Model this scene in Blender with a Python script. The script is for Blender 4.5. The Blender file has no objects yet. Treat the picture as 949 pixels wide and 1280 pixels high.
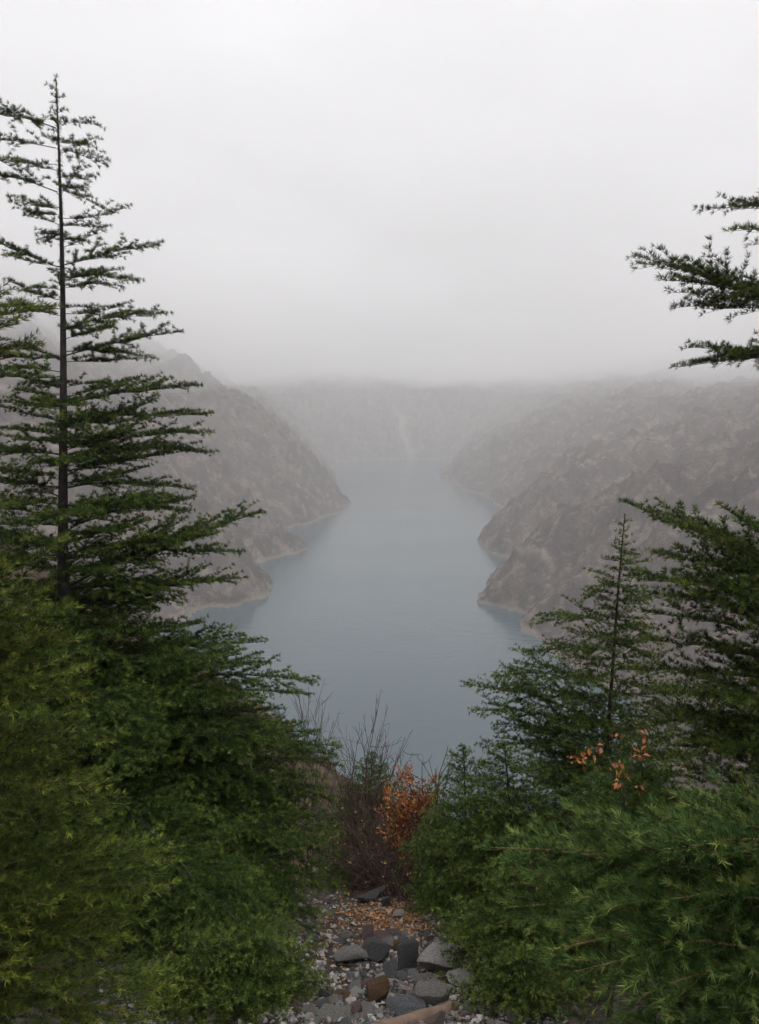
import bpy, bmesh, math, random
import numpy as np
from mathutils import Vector

S = bpy.context.scene
COL = S.collection
R = math.radians

# ------------------------------------------------------------------ camera, sky, sun, exposure
CAM_H = 200.0                     # eye height above the lake, metres
PITCH = R(7.94)
F_PX, CX, CY = 1004.0, 474.5, 640.0
cam_d = bpy.data.cameras.new('camera')
cam = bpy.data.objects.new('camera', cam_d); COL.objects.link(cam)
cam_d.sensor_fit = 'VERTICAL'; cam_d.sensor_height = 24.0
cam_d.lens = 24.0 * F_PX / 1280.0
cam_d.clip_start = 0.05; cam_d.clip_end = 30000
cam.location = (0, 0, CAM_H)
cam.rotation_euler = (math.pi / 2 - PITCH, 0, 0)
S.camera = cam

SUN_EL, SUN_AZ = R(58), R(155)
W = bpy.data.worlds.new('World'); S.world = W; W.use_nodes = True
nt = W.node_tree; nt.nodes.clear()
n_out = nt.nodes.new('ShaderNodeOutputWorld')
n_bg = nt.nodes.new('ShaderNodeBackground')
n_sky = nt.nodes.new('ShaderNodeTexSky'); n_sky.sky_type = 'NISHITA'; n_sky.sun_disc = False
n_sky.sun_elevation = SUN_EL; n_sky.sun_rotation = SUN_AZ
n_hsv = nt.nodes.new('ShaderNodeHueSaturation'); n_hsv.inputs['Saturation'].default_value = 0.12
nt.links.new(n_sky.outputs[0], n_hsv.inputs['Color'])
n_tc = nt.nodes.new('ShaderNodeTexCoord')
n_sep = nt.nodes.new('ShaderNodeSeparateXYZ'); nt.links.new(n_tc.outputs['Generated'], n_sep.inputs[0])
n_noise = nt.nodes.new('ShaderNodeTexNoise'); n_noise.inputs['Scale'].default_value = 3.2
n_noise.inputs['Detail'].default_value = 4; n_noise.inputs['Roughness'].default_value = 0.5
n_map = nt.nodes.new('ShaderNodeMapping'); n_map.inputs['Scale'].default_value = (1, 1, 2.2)
nt.links.new(n_tc.outputs['Generated'], n_map.inputs[0]); nt.links.new(n_map.outputs[0], n_noise.inputs['Vector'])
n_ramp = nt.nodes.new('ShaderNodeValToRGB')           # overcast sky: brighter towards the zenith
e = n_ramp.color_ramp.elements
e[0].position = 0.0; e[0].color = (7.8, 7.68, 7.9, 1)
e[1].position = 0.6; e[1].color = (7.9, 7.85, 8.0, 1)
nt.links.new(n_sep.outputs['Z'], n_ramp.inputs[0])
n_mr = nt.nodes.new('ShaderNodeMapRange')
n_mr.inputs[1].default_value = 0.3; n_mr.inputs[2].default_value = 0.7
n_mr.inputs[3].default_value = 0.84; n_mr.inputs[4].default_value = 1.1
nt.links.new(n_noise.outputs['Fac'], n_mr.inputs[0])
n_mul = nt.nodes.new('ShaderNodeVectorMath'); n_mul.operation = 'SCALE'
nt.links.new(n_ramp.outputs[0], n_mul.inputs[0]); nt.links.new(n_mr.outputs[0], n_mul.inputs['Scale'])
n_mix = nt.nodes.new('ShaderNodeMixRGB'); n_mix.inputs[0].default_value = 0.9
nt.links.new(n_hsv.outputs[0], n_mix.inputs[1]); nt.links.new(n_mul.outputs[0], n_mix.inputs[2])
nt.links.new(n_mix.outputs[0], n_bg.inputs[0]); n_bg.inputs[1].default_value = 0.1
nt.links.new(n_bg.outputs[0], n_out.inputs[0])

sun_d = bpy.data.lights.new('sun', 'SUN'); sun_d.energy = 1.1; sun_d.angle = R(40); sun_d.color = (1, .985, .96)
sun = bpy.data.objects.new('sun', sun_d); COL.objects.link(sun)
sun.rotation_euler = (R(90) - SUN_EL, 0, math.pi - SUN_AZ)   # soft light from behind and above, through the cloud
sun.location = (0, 0, 900)

S.view_settings.view_transform = 'Standard'; S.view_settings.look = 'None'
S.view_settings.gamma = 1; S.view_settings.use_curve_mapping = False
S.view_settings.exposure = 0.79
S.render.engine = 'CYCLES'
cy = S.cycles
cy.max_bounces = 14; cy.diffuse_bounces = 3; cy.glossy_bounces = 2; cy.transmission_bounces = 2
cy.volume_bounces = 12; cy.transparent_max_bounces = 96
cy.use_denoising = True
HAZE_DENSITY = 0.0004
Z_TOP = CAM_H + 8.0          # top of the haze box; the cloud deck lies wholly above it

rng = np.random.default_rng(7)
random.seed(7)

# ------------------------------------------------------------------ helpers
def ray(u, v):
    X = (u - CX) / F_PX; Y = (v - CY) / F_PX
    c, s = math.cos(PITCH), math.sin(PITCH)
    return np.array([X, c - Y * s, -s - Y * c])
def P(u, v, D):
    """point seen at photo pixel (u, v), D metres ahead of the camera"""
    d = ray(u, v); return np.array([0, 0, CAM_H]) + d * (D / d[1])
def lake_pt(u, v):
    d = ray(u, v); t = -CAM_H / d[2]; return (d[0] * t, d[1] * t)

def _h(ix, iy, seed):
    h = (ix.astype(np.int64) * 374761393 + iy.astype(np.int64) * 668265263 + seed * 974634777) & 0xffffffff
    h = ((h ^ (h >> 13)) * 1274126177) & 0xffffffff
    return (h ^ (h >> 16)) & 0xffff
_T = np.arange(65536) * (2 * np.pi / 65536); _GX, _GY = np.cos(_T), np.sin(_T)
def perlin(x, y, seed=0):
    x0 = np.floor(x); y0 = np.floor(y); fx = x - x0; fy = y - y0
    ix = x0.astype(np.int64); iy = y0.astype(np.int64)
    def g(dx, dy):
        k = _h(ix + dx, iy + dy, seed); return _GX[k] * (fx - dx) + _GY[k] * (fy - dy)
    u = fx * fx * fx * (fx * (fx * 6 - 15) + 10); w = fy * fy * fy * (fy * (fy * 6 - 15) + 10)
    a = g(0, 0); b = g(1, 0); c = g(0, 1); d = g(1, 1)
    return ((a + u * (b - a)) * (1 - w) + (c + u * (d - c)) * w) * 1.5
def fbm(x, y, sc, octv, seed, gain=.5):
    s = 0; a = 1.0
    for i in range(octv):
        s = s + a * perlin(x / sc * 2 ** i + 17.3 * i, y / sc * 2 ** i - 9.1 * i, seed + i); a *= gain
    return s
def ridged(x, y, sc, octv, seed, gain=.5):
    s = 0; a = 1.0
    for i in range(octv):
        s = s + a * (1 - 2 * np.abs(perlin(x / sc * 2 ** i + 5.7 * i, y / sc * 2 ** i + 3.3 * i, seed + i))); a *= gain
    return s
def sstep(a, b, x):
    t = np.clip((x - a) / (b - a), 0, 1); return t * t * (3 - 2 * t)

def mesh_obj(name, verts, faces, mats, parent=None, smooth=False, attrs=None, mat_idx=None):
    """verts (N,3); faces (M,k) with one k; links ONE mesh object"""
    me = bpy.data.meshes.new(name)
    verts = np.ascontiguousarray(verts, np.float32); faces = np.ascontiguousarray(faces, np.int32)
    n, (m, k) = len(verts), faces.shape
    me.vertices.add(n); me.vertices.foreach_set('co', verts.ravel())
    me.loops.add(m * k); me.loops.foreach_set('vertex_index', faces.ravel())
    me.polygons.add(m); me.polygons.foreach_set('loop_start', np.arange(0, m * k, k, dtype=np.int32))
    me.polygons.foreach_set('loop_total', np.full(m, k, np.int32))
    if mat_idx is not None: me.polygons.foreach_set('material_index', np.ascontiguousarray(mat_idx, np.int32))
    me.polygons.foreach_set('use_smooth', np.full(m, smooth, bool))
    for an, av in (attrs or {}).items():
        at = me.attributes.new(an, 'FLOAT', 'POINT'); at.data.foreach_set('value', np.ascontiguousarray(av, np.float32))
    me.update(calc_edges=True)
    for mm in (mats if isinstance(mats, (list, tuple)) else [mats]): me.materials.append(mm)
    o = bpy.data.objects.new(name, me); COL.objects.link(o)
    if parent is not None: o.parent = parent
    return o
def tag(o, label, cat, group=None):
    o['label'] = label; o['category'] = cat
    if group: o['group'] = group
    return o
def thing(name, label, cat, loc, group=None):
    o = bpy.data.objects.new(name, None); COL.objects.link(o); o.location = loc
    o.empty_display_size = .2
    return tag(o, label, cat, group)
def kind(o, k): o['kind'] = k; return o

# ---- materials
def new_mat(name):
    m = bpy.data.materials.new(name); m.use_nodes = True
    t = m.node_tree; b = t.nodes['Principled BSDF']; return m, t, b
def node(t, typ, **kw):
    n = t.nodes.new(typ)
    for k, v in kw.items(): setattr(n, k, v)
    return n
def ramp(t, fac, stops):
    r = node(t, 'ShaderNodeValToRGB'); el = r.color_ramp.elements
    while len(el) < len(stops): el.new(0.5)
    for q, (p, c) in zip(el, stops): q.position = p; q.color = (*c, 1)
    t.links.new(fac, r.inputs[0]); return r.outputs[0]
def noise(t, scale, detail=5, rough=.55, vec=None):
    n = node(t, 'ShaderNodeTexNoise'); n.inputs['Scale'].default_value = scale
    n.inputs['Detail'].default_value = detail; n.inputs['Roughness'].default_value = rough
    if vec is None:
        g = node(t, 'ShaderNodeNewGeometry'); vec = g.outputs['Position']
    t.links.new(vec, n.inputs['Vector']); return n.outputs['Fac']
def mixc(t, fac, a, b, mode='MIX'):
    n = node(t, 'ShaderNodeMixRGB', blend_type=mode)
    for i, v in ((0, fac), (1, a), (2, b)):
        if hasattr(v, 'is_linked'): t.links.new(v, n.inputs[i])
        elif i == 0: n.inputs[0].default_value = v
        else: n.inputs[i].default_value = (*v, 1)
    return n.outputs[0]
def bump(t, b, h, strength, dist):
    n = node(t, 'ShaderNodeBump'); n.inputs['Strength'].default_value = strength; n.inputs['Distance'].default_value = dist
    t.links.new(h, n.inputs['Height']); t.links.new(n.outputs[0], b.inputs['Normal'])
def attr(t, name):
    a = node(t, 'ShaderNodeAttribute'); a.attribute_name = name; return a.outputs['Fac']
def math_(t, op, a, b=0.0):
    n = node(t, 'ShaderNodeMath', operation=op)
    for i, v in ((0, a), (1, b)):
        if hasattr(v, 'is_linked'): t.links.new(v, n.inputs[i])
        else: n.inputs[i].default_value = v
    return n.outputs[0]

def needle_mat(name, stops, rough=.5, transl=0.15):
    m, t, b = new_mat(name)
    c = ramp(t, attr(t, 'tint'), stops)
    t.links.new(c, b.inputs['Base Color']); b.inputs['Roughness'].default_value = rough
    b.inputs['Specular IOR Level'].default_value = .18
    return m
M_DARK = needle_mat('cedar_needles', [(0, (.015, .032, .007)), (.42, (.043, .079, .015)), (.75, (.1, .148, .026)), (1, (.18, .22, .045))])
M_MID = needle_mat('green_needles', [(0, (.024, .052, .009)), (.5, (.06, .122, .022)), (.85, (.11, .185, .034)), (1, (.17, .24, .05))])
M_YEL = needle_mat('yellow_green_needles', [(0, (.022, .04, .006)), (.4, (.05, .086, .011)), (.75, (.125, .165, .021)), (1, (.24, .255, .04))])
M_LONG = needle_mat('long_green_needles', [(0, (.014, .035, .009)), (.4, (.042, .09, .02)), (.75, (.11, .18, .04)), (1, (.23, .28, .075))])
def bark_mat(name, a, b_):
    m, t, b = new_mat(name)
    c = ramp(t, noise(t, 25, 6, .65), [(.3, a), (.7, b_)])
    t.links.new(c, b.inputs['Base Color']); b.inputs['Roughness'].default_value = .85
    bump(t, b, noise(t, 70, 4), .6, .01); return m
M_BARK = bark_mat('cedar_bark', (.022, .018, .016), (.06, .05, .043))
M_TWIG = bark_mat('twig_bark', (.045, .03, .018), (.1, .07, .042))
M_TANTWIG = bark_mat('tan_shoot', (.13, .085, .035), (.26, .18, .075))
M_BARE = bark_mat('bare_stem', (.045, .03, .026), (.1, .072, .06))
M_BAREL = bark_mat('bare_red_stem', (.06, .035, .028), (.13, .08, .065))

def leaf_mat(name, stops):
    m, t, b = new_mat(name)
    c = ramp(t, attr(t, 'tint'), stops)
    t.links.new(c, b.inputs['Base Color']); b.inputs['Roughness'].default_value = .55
    return m
M_ORANGE = leaf_mat('orange_leaf', [(0, (.16, .05, .03)), (.4, (.36, .11, .042)), (.75, (.46, .19, .05)), (1, (.55, .32, .06))])
M_LITTER = leaf_mat('fallen_leaf', [(0, (.1, .045, .025)), (.35, (.3, .11, .04)), (.7, (.42, .21, .07)), (1, (.5, .33, .13))])
M_YLEAF = leaf_mat('yellow_leaf', [(0, (.3, .2, .03)), (1, (.5, .38, .05))])

# ------------------------------------------------------------------ terrain
LAKE_PX = [(255, 765), (300, 757), (342, 745), (330, 728), (308, 706), (340, 697), (367, 687), (358, 674), (362, 663), (400, 650),
           (434, 633), (426, 620), (416, 605), (412, 588), (416, 580), (440, 576.2), (500, 573.4), (556, 573.4), (562, 579), (553, 595), (580, 611), (608, 621),
           (634, 640), (618, 658), (597, 680), (615, 696), (658, 703), (628, 716), (602, 735), (606, 752), (645, 768), (654, 790), (690, 812),
           (740, 850), (800, 872), (815, 900), (760, 1000), (650, 1090), (380, 1120), (180, 1000), (120, 880), (190, 800)]
LAKE = np.array([lake_pt(u, v) for u, v in LAKE_PX])
def lake_sd(x, y):
    """signed distance to the shore: positive on land"""
    n = len(LAKE); d2 = np.full(x.shape, 1e18); ins = np.zeros(x.shape, bool)
    for i in range(n):
        ax, ay = LAKE[i]; bx, by = LAKE[(i + 1) % n]
        ex, ey = bx - ax, by - ay
        t = np.clip(((x - ax) * ex + (y - ay) * ey) / (ex * ex + ey * ey), 0, 1)
        qx = x - ax - t * ex; qy = y - ay - t * ey
        d2 = np.minimum(d2, qx * qx + qy * qy)
        if ay != by:
            c = ((ay <= y) != (by <= y)) & (x < ax + (y - ay) * ex / ey); ins ^= c
    d = np.sqrt(d2); return np.where(ins, -d, d)

EDGE_Y, S1, S2 = 7.4, 0.42, 0.66
def near_z(x, y):
    """the slope one stands on: rocky path, drop beyond it, spur on the left"""
    yy = np.maximum(y, -6)
    k = 1.2
    bend = k * np.logaddexp(0, (yy - EDGE_Y) / k)
    z = -1.6 - S1 * yy - (S2 - S1) * bend
    z = z + .10 * np.maximum(-x - 1.0, 0) * sstep(0, 5, y) * np.exp(-np.maximum(-x, 0) / 60) + .04 * np.maximum(x - 1, 0)
    sp = -26 - .74 * np.clip(x, -37, 200) - .25 * np.maximum(50 - y, 0) - .72 * np.maximum(y - 50, 0)
    sp = np.where(x < 6, sp, -400)
    sp = sp + fbm(x, y, 9, 4, 91) * 1.2
    kk = 1.5
    z = kk * np.logaddexp(z / kk, np.maximum(sp, -380) / kk)
    return z
TRACK = np.array([lake_pt(628, 733), lake_pt(650, 745), lake_pt(672, 752), lake_pt(690, 760)])
def height(x, y, want_attr=False):
    sd0 = lake_sd(x, y)
    r = np.hypot(x, y)
    far = sstep(60, 260, r)
    sd = sd0 + far * (fbm(x, y, 80, 5, 11, .62) * 17 * sstep(300, 900, r) + fbm(x, y, 20, 3, 15) * 3.2)
    # cross-valley profiles: steep on the left and at the head of the lake, a bench on the right
    cl = np.interp(y, [300, 800, 1500, 2600], [0, 20, 30, 60])
    rt = sstep(-60, 160, x - cl) * (1 - sstep(2300, 3300, y))
    s = np.maximum(sd, 0)
    hd = sstep(2250, 3000, y)
    lcap = 800 + 200 * perlin(x / 900, y / 900, 8)
    left = lcap * (1 - np.exp(-s * .79 / lcap))
    head = 480 * (1 - np.exp(-s * .52 / 480))
    left = left * (1 - hd) + head * hd
    cap = np.interp(y, [400, 900, 1300, 2000, 2800], [130, 140, 150, 150, 150])
    right = cap * (1 - np.exp(-s * .72 / cap)) + .17 * np.maximum(s - 200, 0)
    h = left * (1 - rt) + right * rt
    top = 520 + 90 * perlin(x / 1300 + 3, y / 1300, 9); h = np.where(h > top - 150, top - 150 + 150 * np.tanh((h - top + 150) / 150), h)
    amp = np.minimum(s * .16, 30) * (1 - .4 * rt)
    h = h + amp * (ridged(x, y, 330, 3, 21, .5) * .8 + fbm(x, y, 120, 4, 31) * .55)
    gul = np.minimum(s * .14, 13)
    h = h + np.minimum(s * .15, 15) * ridged(x * .34 + 26 * perlin(x / 120, y / 120, 6), y + 22 * perlin(x / 140, y / 140, 7), 85, 4, 45, .55) * .7
    h = h + gul * 1.3 * (ridged(x * 1.0 + 30 * perlin(x / 90, y / 90, 5), y, 62, 4, 41, .55) * .8)
    h = h + np.minimum(s * .08, 2.2) * ridged(x, y, 19, 4, 51, .6) * .7
    w = sstep(110, 300, r)
    near = CAM_H + near_z(x, y)
    near = near + fbm(x, y, 3.0, 3, 61) * .06 * sstep(1, 4, r) + sstep(12, 40, r) * fbm(x, y, 14, 4, 63) * .9
    h = np.where(sd > 0, near * (1 - w) + h * w, 0)
    under = np.maximum(sd * .5, -30)
    h = np.where(sd > 0, np.maximum(h, np.minimum(sd * .4, 3)), under)
    h = np.minimum(h, 1300)
    if want_attr:
        n = len(TRACK); d2 = np.full(x.shape, 1e18)
        for i in range(n - 1):
            (ax, ay), (bx, by) = TRACK[i], TRACK[i + 1]; ex, ey = bx - ax, by - ay
            t = np.clip(((x - ax) * ex + (y - ay) * ey) / (ex * ex + ey * ey), 0, 1)
            d2 = np.minimum(d2, (x - ax - t * ex) ** 2 + (y - ay - t * ey) ** 2)
        track = np.exp(-d2 / 3.0 ** 2) * .6
        x0, y0 = lake_pt(512, 573.4)
        scree = np.exp(-((x - x0 + .16 * (y - y0) + 8 * perlin(y / 60, x / 60, 3)) / 13) ** 2) * sstep(0, 20, y - y0) * (1 - sstep(150, 320, y - y0))
        return h, np.maximum(track, scree * .8), sd
    return h
def spaced(segs):
    """segs: list of (limit, min spacing, growth)"""
    v = [0.0]
    for lim, mn, gr in segs:
        while v[-1] < lim: v.append(v[-1] + max(mn, (v[-1]) * gr))
    return np.array(v)
xp = spaced([(9, .11, 0), (300, .11, .0125), (1100, 3.9, 0), (13000, 4.5, .025)])
ypos = spaced([(11, .11, 0), (330, .11, .0125), (1700, 4.2, 0), (3300, 8, 0), (14000, 8, .02)])
yneg = spaced([(4, .15, 0), (1500, .15, .05)])
gx = np.concatenate([-xp[:0:-1], xp]); gy = np.concatenate([-yneg[:0:-1], ypos])
X, Y = np.meshgrid(gx, gy)
Hh, trk, sdv = height(X.ravel(), Y.ravel(), True)
nx, ny = len(gx), len(gy)
idx = np.arange(nx * ny).reshape(ny, nx)
quads = np.stack([idx[:-1, :-1], idx[:-1, 1:], idx[1:, 1:], idx[1:, :-1]], -1).reshape(-1, 4)

m, t, b = new_mat('hillside')
geo = node(t, 'ShaderNodeNewGeometry'); pos = geo.outputs['Position']
sepp = node(t, 'ShaderNodeSeparateXYZ'); t.links.new(pos, sepp.inputs[0])
camd = node(t, 'ShaderNodeVectorMath', operation='LENGTH')
mp = node(t, 'ShaderNodeMapping'); mp.inputs['Scale'].default_value = (1, 1, 0); t.links.new(pos, mp.inputs[0]); t.links.new(mp.outputs[0], camd.inputs[0])
r_ = camd.outputs['Value']
rockc = ramp(t, noise(t, .028, 7, .65), [(.3, (.026, .021, .019)), (.44, (.054, .042, .037)), (.56, (.085, .067, .057)), (.7, (.16, .13, .108))])
fine = ramp(t, noise(t, .35, 5, .7), [(.3, (.3, .3, .3)), (.5, (.95, .94, .92)), (.68, (1.7, 1.62, 1.52))])
rockc = mixc(t, .9, rockc, fine, 'MULTIPLY')
patch = ramp(t, noise(t, .045, 9, .74), [(.52, (0, 0, 0)), (.6, (1, 1, 1))])
rockc = mixc(t, math_(t, 'MULTIPLY', patch, .75), rockc, (.25, .2, .16))
vor = node(t, 'ShaderNodeTexVoronoi'); vor.inputs['Scale'].default_value = .22; t.links.new(pos, vor.inputs['Vector'])
scr = math_(t, 'MULTIPLY', ramp(t, vor.outputs['Distance'], [(.16, (1, 1, 1)), (.34, (0, 0, 0))]), ramp(t, noise(t, .015, 4), [(.38, (.1, .1, .1)), (.6, (1, 1, 1))]))
rockc = mixc(t, math_(t, 'MULTIPLY', scr, .7), rockc, (.05, .043, .036))
rockc = mixc(t, math_(t, 'MULTIPLY', attr(t, 'track'), .8), rockc, (.36, .31, .25))
shore = node(t, 'ShaderNodeMapRange'); t.links.new(sepp.outputs['Z'], shore.inputs[0])
shore.inputs[1].default_value = 2.2; shore.inputs[2].default_value = 4.2; shore.inputs[3].default_value = .6; shore.inputs[4].default_value = 0
rockc = mixc(t, shore.outputs[0], rockc, (.24, .205, .165))
# near slope: rusty dry bracken and soil, then grey gravelly soil around the path
dry = ramp(t, noise(t, .6, 6, .7), [(.3, (.055, .04, .028)), (.5, (.12, .088, .062)), (.7, (.2, .15, .105))])
nearw = ramp(t, math_(t, 'DIVIDE', r_, 400), [(.3, (1, 1, 1)), (.7, (0, 0, 0))])
col = mixc(t, nearw, rockc, dry)
soil = ramp(t, noise(t, 9, 6, .7), [(.3, (.04, .034, .028)), (.5, (.1, .087, .074)), (.72, (.19, .17, .15))])
soilw = ramp(t, math_(t, 'DIVIDE', r_, 30), [(.3, (1, 1, 1)), (.5, (0, 0, 0))])
col = mixc(t, soilw, col, soil)
t.links.new(col, b.inputs['Base Color']); b.inputs['Roughness'].default_value = .95; b.inputs['Specular IOR Level'].default_value = .15
bump(t, b, noise(t, .5, 8, .7), 1.0, 1.6)
M_HILL = m
Hl = np.minimum(Hh, Z_TOP - .04)
kind(mesh_obj('terrain', np.stack([X.ravel(), Y.ravel(), Hl], 1), quads, m, smooth=True, attrs={'track': trk}), 'structure')
# the mountain tops above the haze, inside the cloud
upq = quads[(Hh[quads] > Z_TOP + .04).any(1)]
used = np.unique(upq); remap = np.full(len(Hh), -1); remap[used] = np.arange(len(used))
kind(mesh_obj('mountains', np.stack([X.ravel()[used], Y.ravel()[used], np.maximum(Hh[used], Z_TOP + .04)], 1), remap[upq], m, smooth=True, attrs={'track': trk[used]}), 'structure')

# ---- lake
m, t, b = new_mat('lake_water')
b.inputs['Base Color'].default_value = (.045, .082, .1, 1)
b.inputs['IOR'].default_value = 1.33
g = node(t, 'ShaderNodeNewGeometry'); mp = node(t, 'ShaderNodeMapping'); mp.inputs['Scale'].default_value = (.5, 1.2, 1)
t.links.new(g.outputs['Position'], mp.inputs[0])
nz = noise(t, .11, 6, .62, mp.outputs[0])
big = noise(t, .006, 3, .5, mp.outputs[0])
rr = node(t, 'ShaderNodeMapRange'); t.links.new(big, rr.inputs[0]); rr.inputs[1].default_value = .42; rr.inputs[2].default_value = .6
rr.inputs[3].default_value = .07; rr.inputs[4].default_value = .17; t.links.new(rr.outputs[0], b.inputs['Roughness'])
bump(t, b, nz, .16, 2.5)
lv = np.array([[-1700, 200, 0], [2200, 200, 0], [2200, 3300, 0], [-1700, 3300, 0]], float)
kind(mesh_obj('lake', lv, np.array([[0, 1, 2, 3]]), m), 'structure')

# ---- haze: one closed box of even, pale air round the whole scene
lo, hi = np.array([gx[0] - 60, gy[0] - 60, Hh.min() - 1.0]), np.array([gx[-1] + 60, gy[-1] + 60, Z_TOP])
bv = np.array([[(lo, hi)[i][0], (lo, hi)[j][1], (lo, hi)[k][2]] for k in (0, 1) for j in (0, 1) for i in (0, 1)])
bf = np.array([[0, 2, 3, 1], [4, 5, 7, 6], [0, 1, 5, 4], [1, 3, 7, 5], [3, 2, 6, 7], [2, 0, 4, 6]])
m = bpy.data.materials.new('haze'); m.use_nodes = True; t = m.node_tree; t.nodes.clear()
o_ = node(t, 'ShaderNodeOutputMaterial'); pv = node(t, 'ShaderNodeVolumePrincipled')
pv.inputs['Color'].default_value = (.997, .994, .998, 1); pv.inputs['Density'].default_value = HAZE_DENSITY; pv.inputs['Anisotropy'].default_value = .25
t.links.new(pv.outputs[0], o_.inputs['Volume'])
haze = kind(mesh_obj('haze', bv, bf, m), 'stuff')
haze['label'] = 'pale mist filling the valley over the lake'

# ---- low cloud deck above the haze: closed, uneven underside, the mountains rise into it
c0 = np.concatenate([-spaced([(1500, 45, 0), (12900, 45, .06)])[:0:-1], spaced([(1500, 45, 0), (12900, 45, .06)])])
c1 = np.concatenate([-spaced([(1200, 90, .06)])[:0:-1], spaced([(3200, 45, 0), (13900, 45, .06)])])
CXg, CYg = np.meshgrid(c0, c1); n0, n1 = len(c0), len(c1)
ii = np.arange(n0 * n1).reshape(n1, n0); kk = n0 * n1
def q4(a, b_, c_, d_): return np.stack([a, b_, c_, d_], -1).reshape(-1, 4)
bot = q4(ii[:-1, :-1], ii[1:, :-1], ii[1:, 1:], ii[:-1, 1:]); topf = q4(ii[:-1, :-1], ii[:-1, 1:], ii[1:, 1:], ii[1:, :-1]) + kk
sides = [q4(ii[0, :-1], ii[0, 1:], ii[0, 1:] + kk, ii[0, :-1] + kk), q4(ii[-1, 1:], ii[-1, :-1], ii[-1, :-1] + kk, ii[-1, 1:] + kk),
         q4(ii[1:, 0], ii[:-1, 0], ii[:-1, 0] + kk, ii[1:, 0] + kk), q4(ii[:-1, -1], ii[1:, -1], ii[1:, -1] + kk, ii[:-1, -1] + kk)]
def cloud(base_z, top_z, dens, label):
    cv = np.concatenate([np.stack([CXg.ravel(), CYg.ravel(), base_z.ravel()], 1), np.stack([CXg.ravel(), CYg.ravel(), top_z.ravel()], 1)])
    m = bpy.data.materials.new('cloud'); m.use_nodes = True; t = m.node_tree; t.nodes.clear()
    o_ = node(t, 'ShaderNodeOutputMaterial'); pv = node(t, 'ShaderNodeVolumePrincipled')
    pv.inputs['Color'].default_value = (.997, .994, .998, 1); pv.inputs['Density'].default_value = dens; pv.inputs['Anisotropy'].default_value = .25
    t.links.new(pv.outputs[0], o_.inputs['Volume'])
    cl = kind(mesh_obj('cloud', cv, np.concatenate([bot, topf] + sides), m), 'stuff'); cl['label'] = label
full = np.ones_like(CXg)
cloud((Z_TOP + .02) * full, 480 * full, HAZE_DENSITY, 'thin even cloud resting on the valley mist')
rim = sstep(-60, -480, CXg) * sstep(2700, 1900, CYg)
for seed_, low, mean, amp_, lim, dens, lab in ((301, 2, 58, 62, 170, .00032, 'thin ragged cloud hanging just above eye level'),
                                          (321, 6, 74, 85, 230, .0007, 'grey cloud bank across the head of the lake'),
                                          (341, 22, 70, 95, 250, .0016, 'thick pale cloud swallowing the upper slopes')):
    cloud(Z_TOP + low + np.clip(mean + amp_ * fbm(CXg, CYg, 620, 5, seed_, .6) - 62 * rim - 50 * sstep(250, 800, CXg) * sstep(3000, 2000, CYg), 0, lim), 470 + 20 * fbm(CXg, CYg, 700, 3, seed_ + 9), dens, lab)

# ------------------------------------------------------------------ scrub dotted over the far slopes
def clumps(n_tri, cx_, cy_, cz_, size, squash=.7, r=rng):
    n = len(cx_); ctr = np.stack([cx_, cy_, cz_], 1)[:, None, :]
    d = r.normal(size=(n, n_tri, 3)); d /= np.linalg.norm(d, axis=2, keepdims=True)
    d[..., 2] = np.abs(d[..., 2]) * squash
    c = ctr + d * (size[:, None, None] * r.uniform(.25, .6, (n, n_tri, 1)))
    tri = r.normal(size=(n, n_tri, 3, 3)) * (size[:, None, None, None] * .28)
    v = (c[:, :, None, :] + tri).reshape(-1, 3)
    return v, np.arange(len(v)).reshape(-1, 3)
N = 16000
D_ = rng.uniform(380, 2300, N) ; U_ = rng.uniform(-120, 1070, N)
sx, sy = (U_ - CX) / F_PX * D_, D_
hz, _, sd_ = height(sx, sy, True)
dens = fbm(sx, sy, 90, 3, 71) + .25
ok = (sd_ > 6) & (hz < Z_TOP - 3) & (rng.uniform(-.5, .7, N) < dens) & (hz > 3)
sx, sy, hz = sx[ok], sy[ok], hz[ok]
v_, f_ = clumps(9, sx, sy, hz, rng.uniform(.9, 2.6, len(sx)) * np.clip(sy / 1100, .6, 1.3))
m, t, b = new_mat('scrub'); c = ramp(t, noise(t, .05, 3), [(.35, (.05, .04, .03)), (.65, (.085, .07, .05))])
t.links.new(c, b.inputs['Base Color']); b.inputs['Roughness'].default_value = .9
o = mesh_obj('scrub', v_, f_, m); kind(o, 'stuff'); o['label'] = 'dark scrub dotted over the rocky lake slopes'

n_ = 9000
ux, uy = rng.uniform(-46, 14, n_), rng.uniform(10, 105, n_)
uh = height(ux, uy); ok = (np.hypot(ux, uy) > 12) & (fbm(ux, uy, 7, 3, 81) > -.25)
v_, f_ = clumps(16, ux[ok], uy[ok], uh[ok], rng.uniform(.25, .75, ok.sum()), 1.0)
m, t, b = new_mat('dry_undergrowth'); c = ramp(t, noise(t, .8, 5, .7), [(.3, (.04, .032, .02)), (.45, (.09, .065, .04)), (.58, (.15, .105, .068)), (.72, (.2, .155, .1))])
t.links.new(c, b.inputs['Base Color']); b.inputs['Roughness'].default_value = .9
o = mesh_obj('dry_undergrowth', v_, f_, m); kind(o, 'stuff'); o['label'] = 'dry brown undergrowth covering the near spur'

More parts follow.
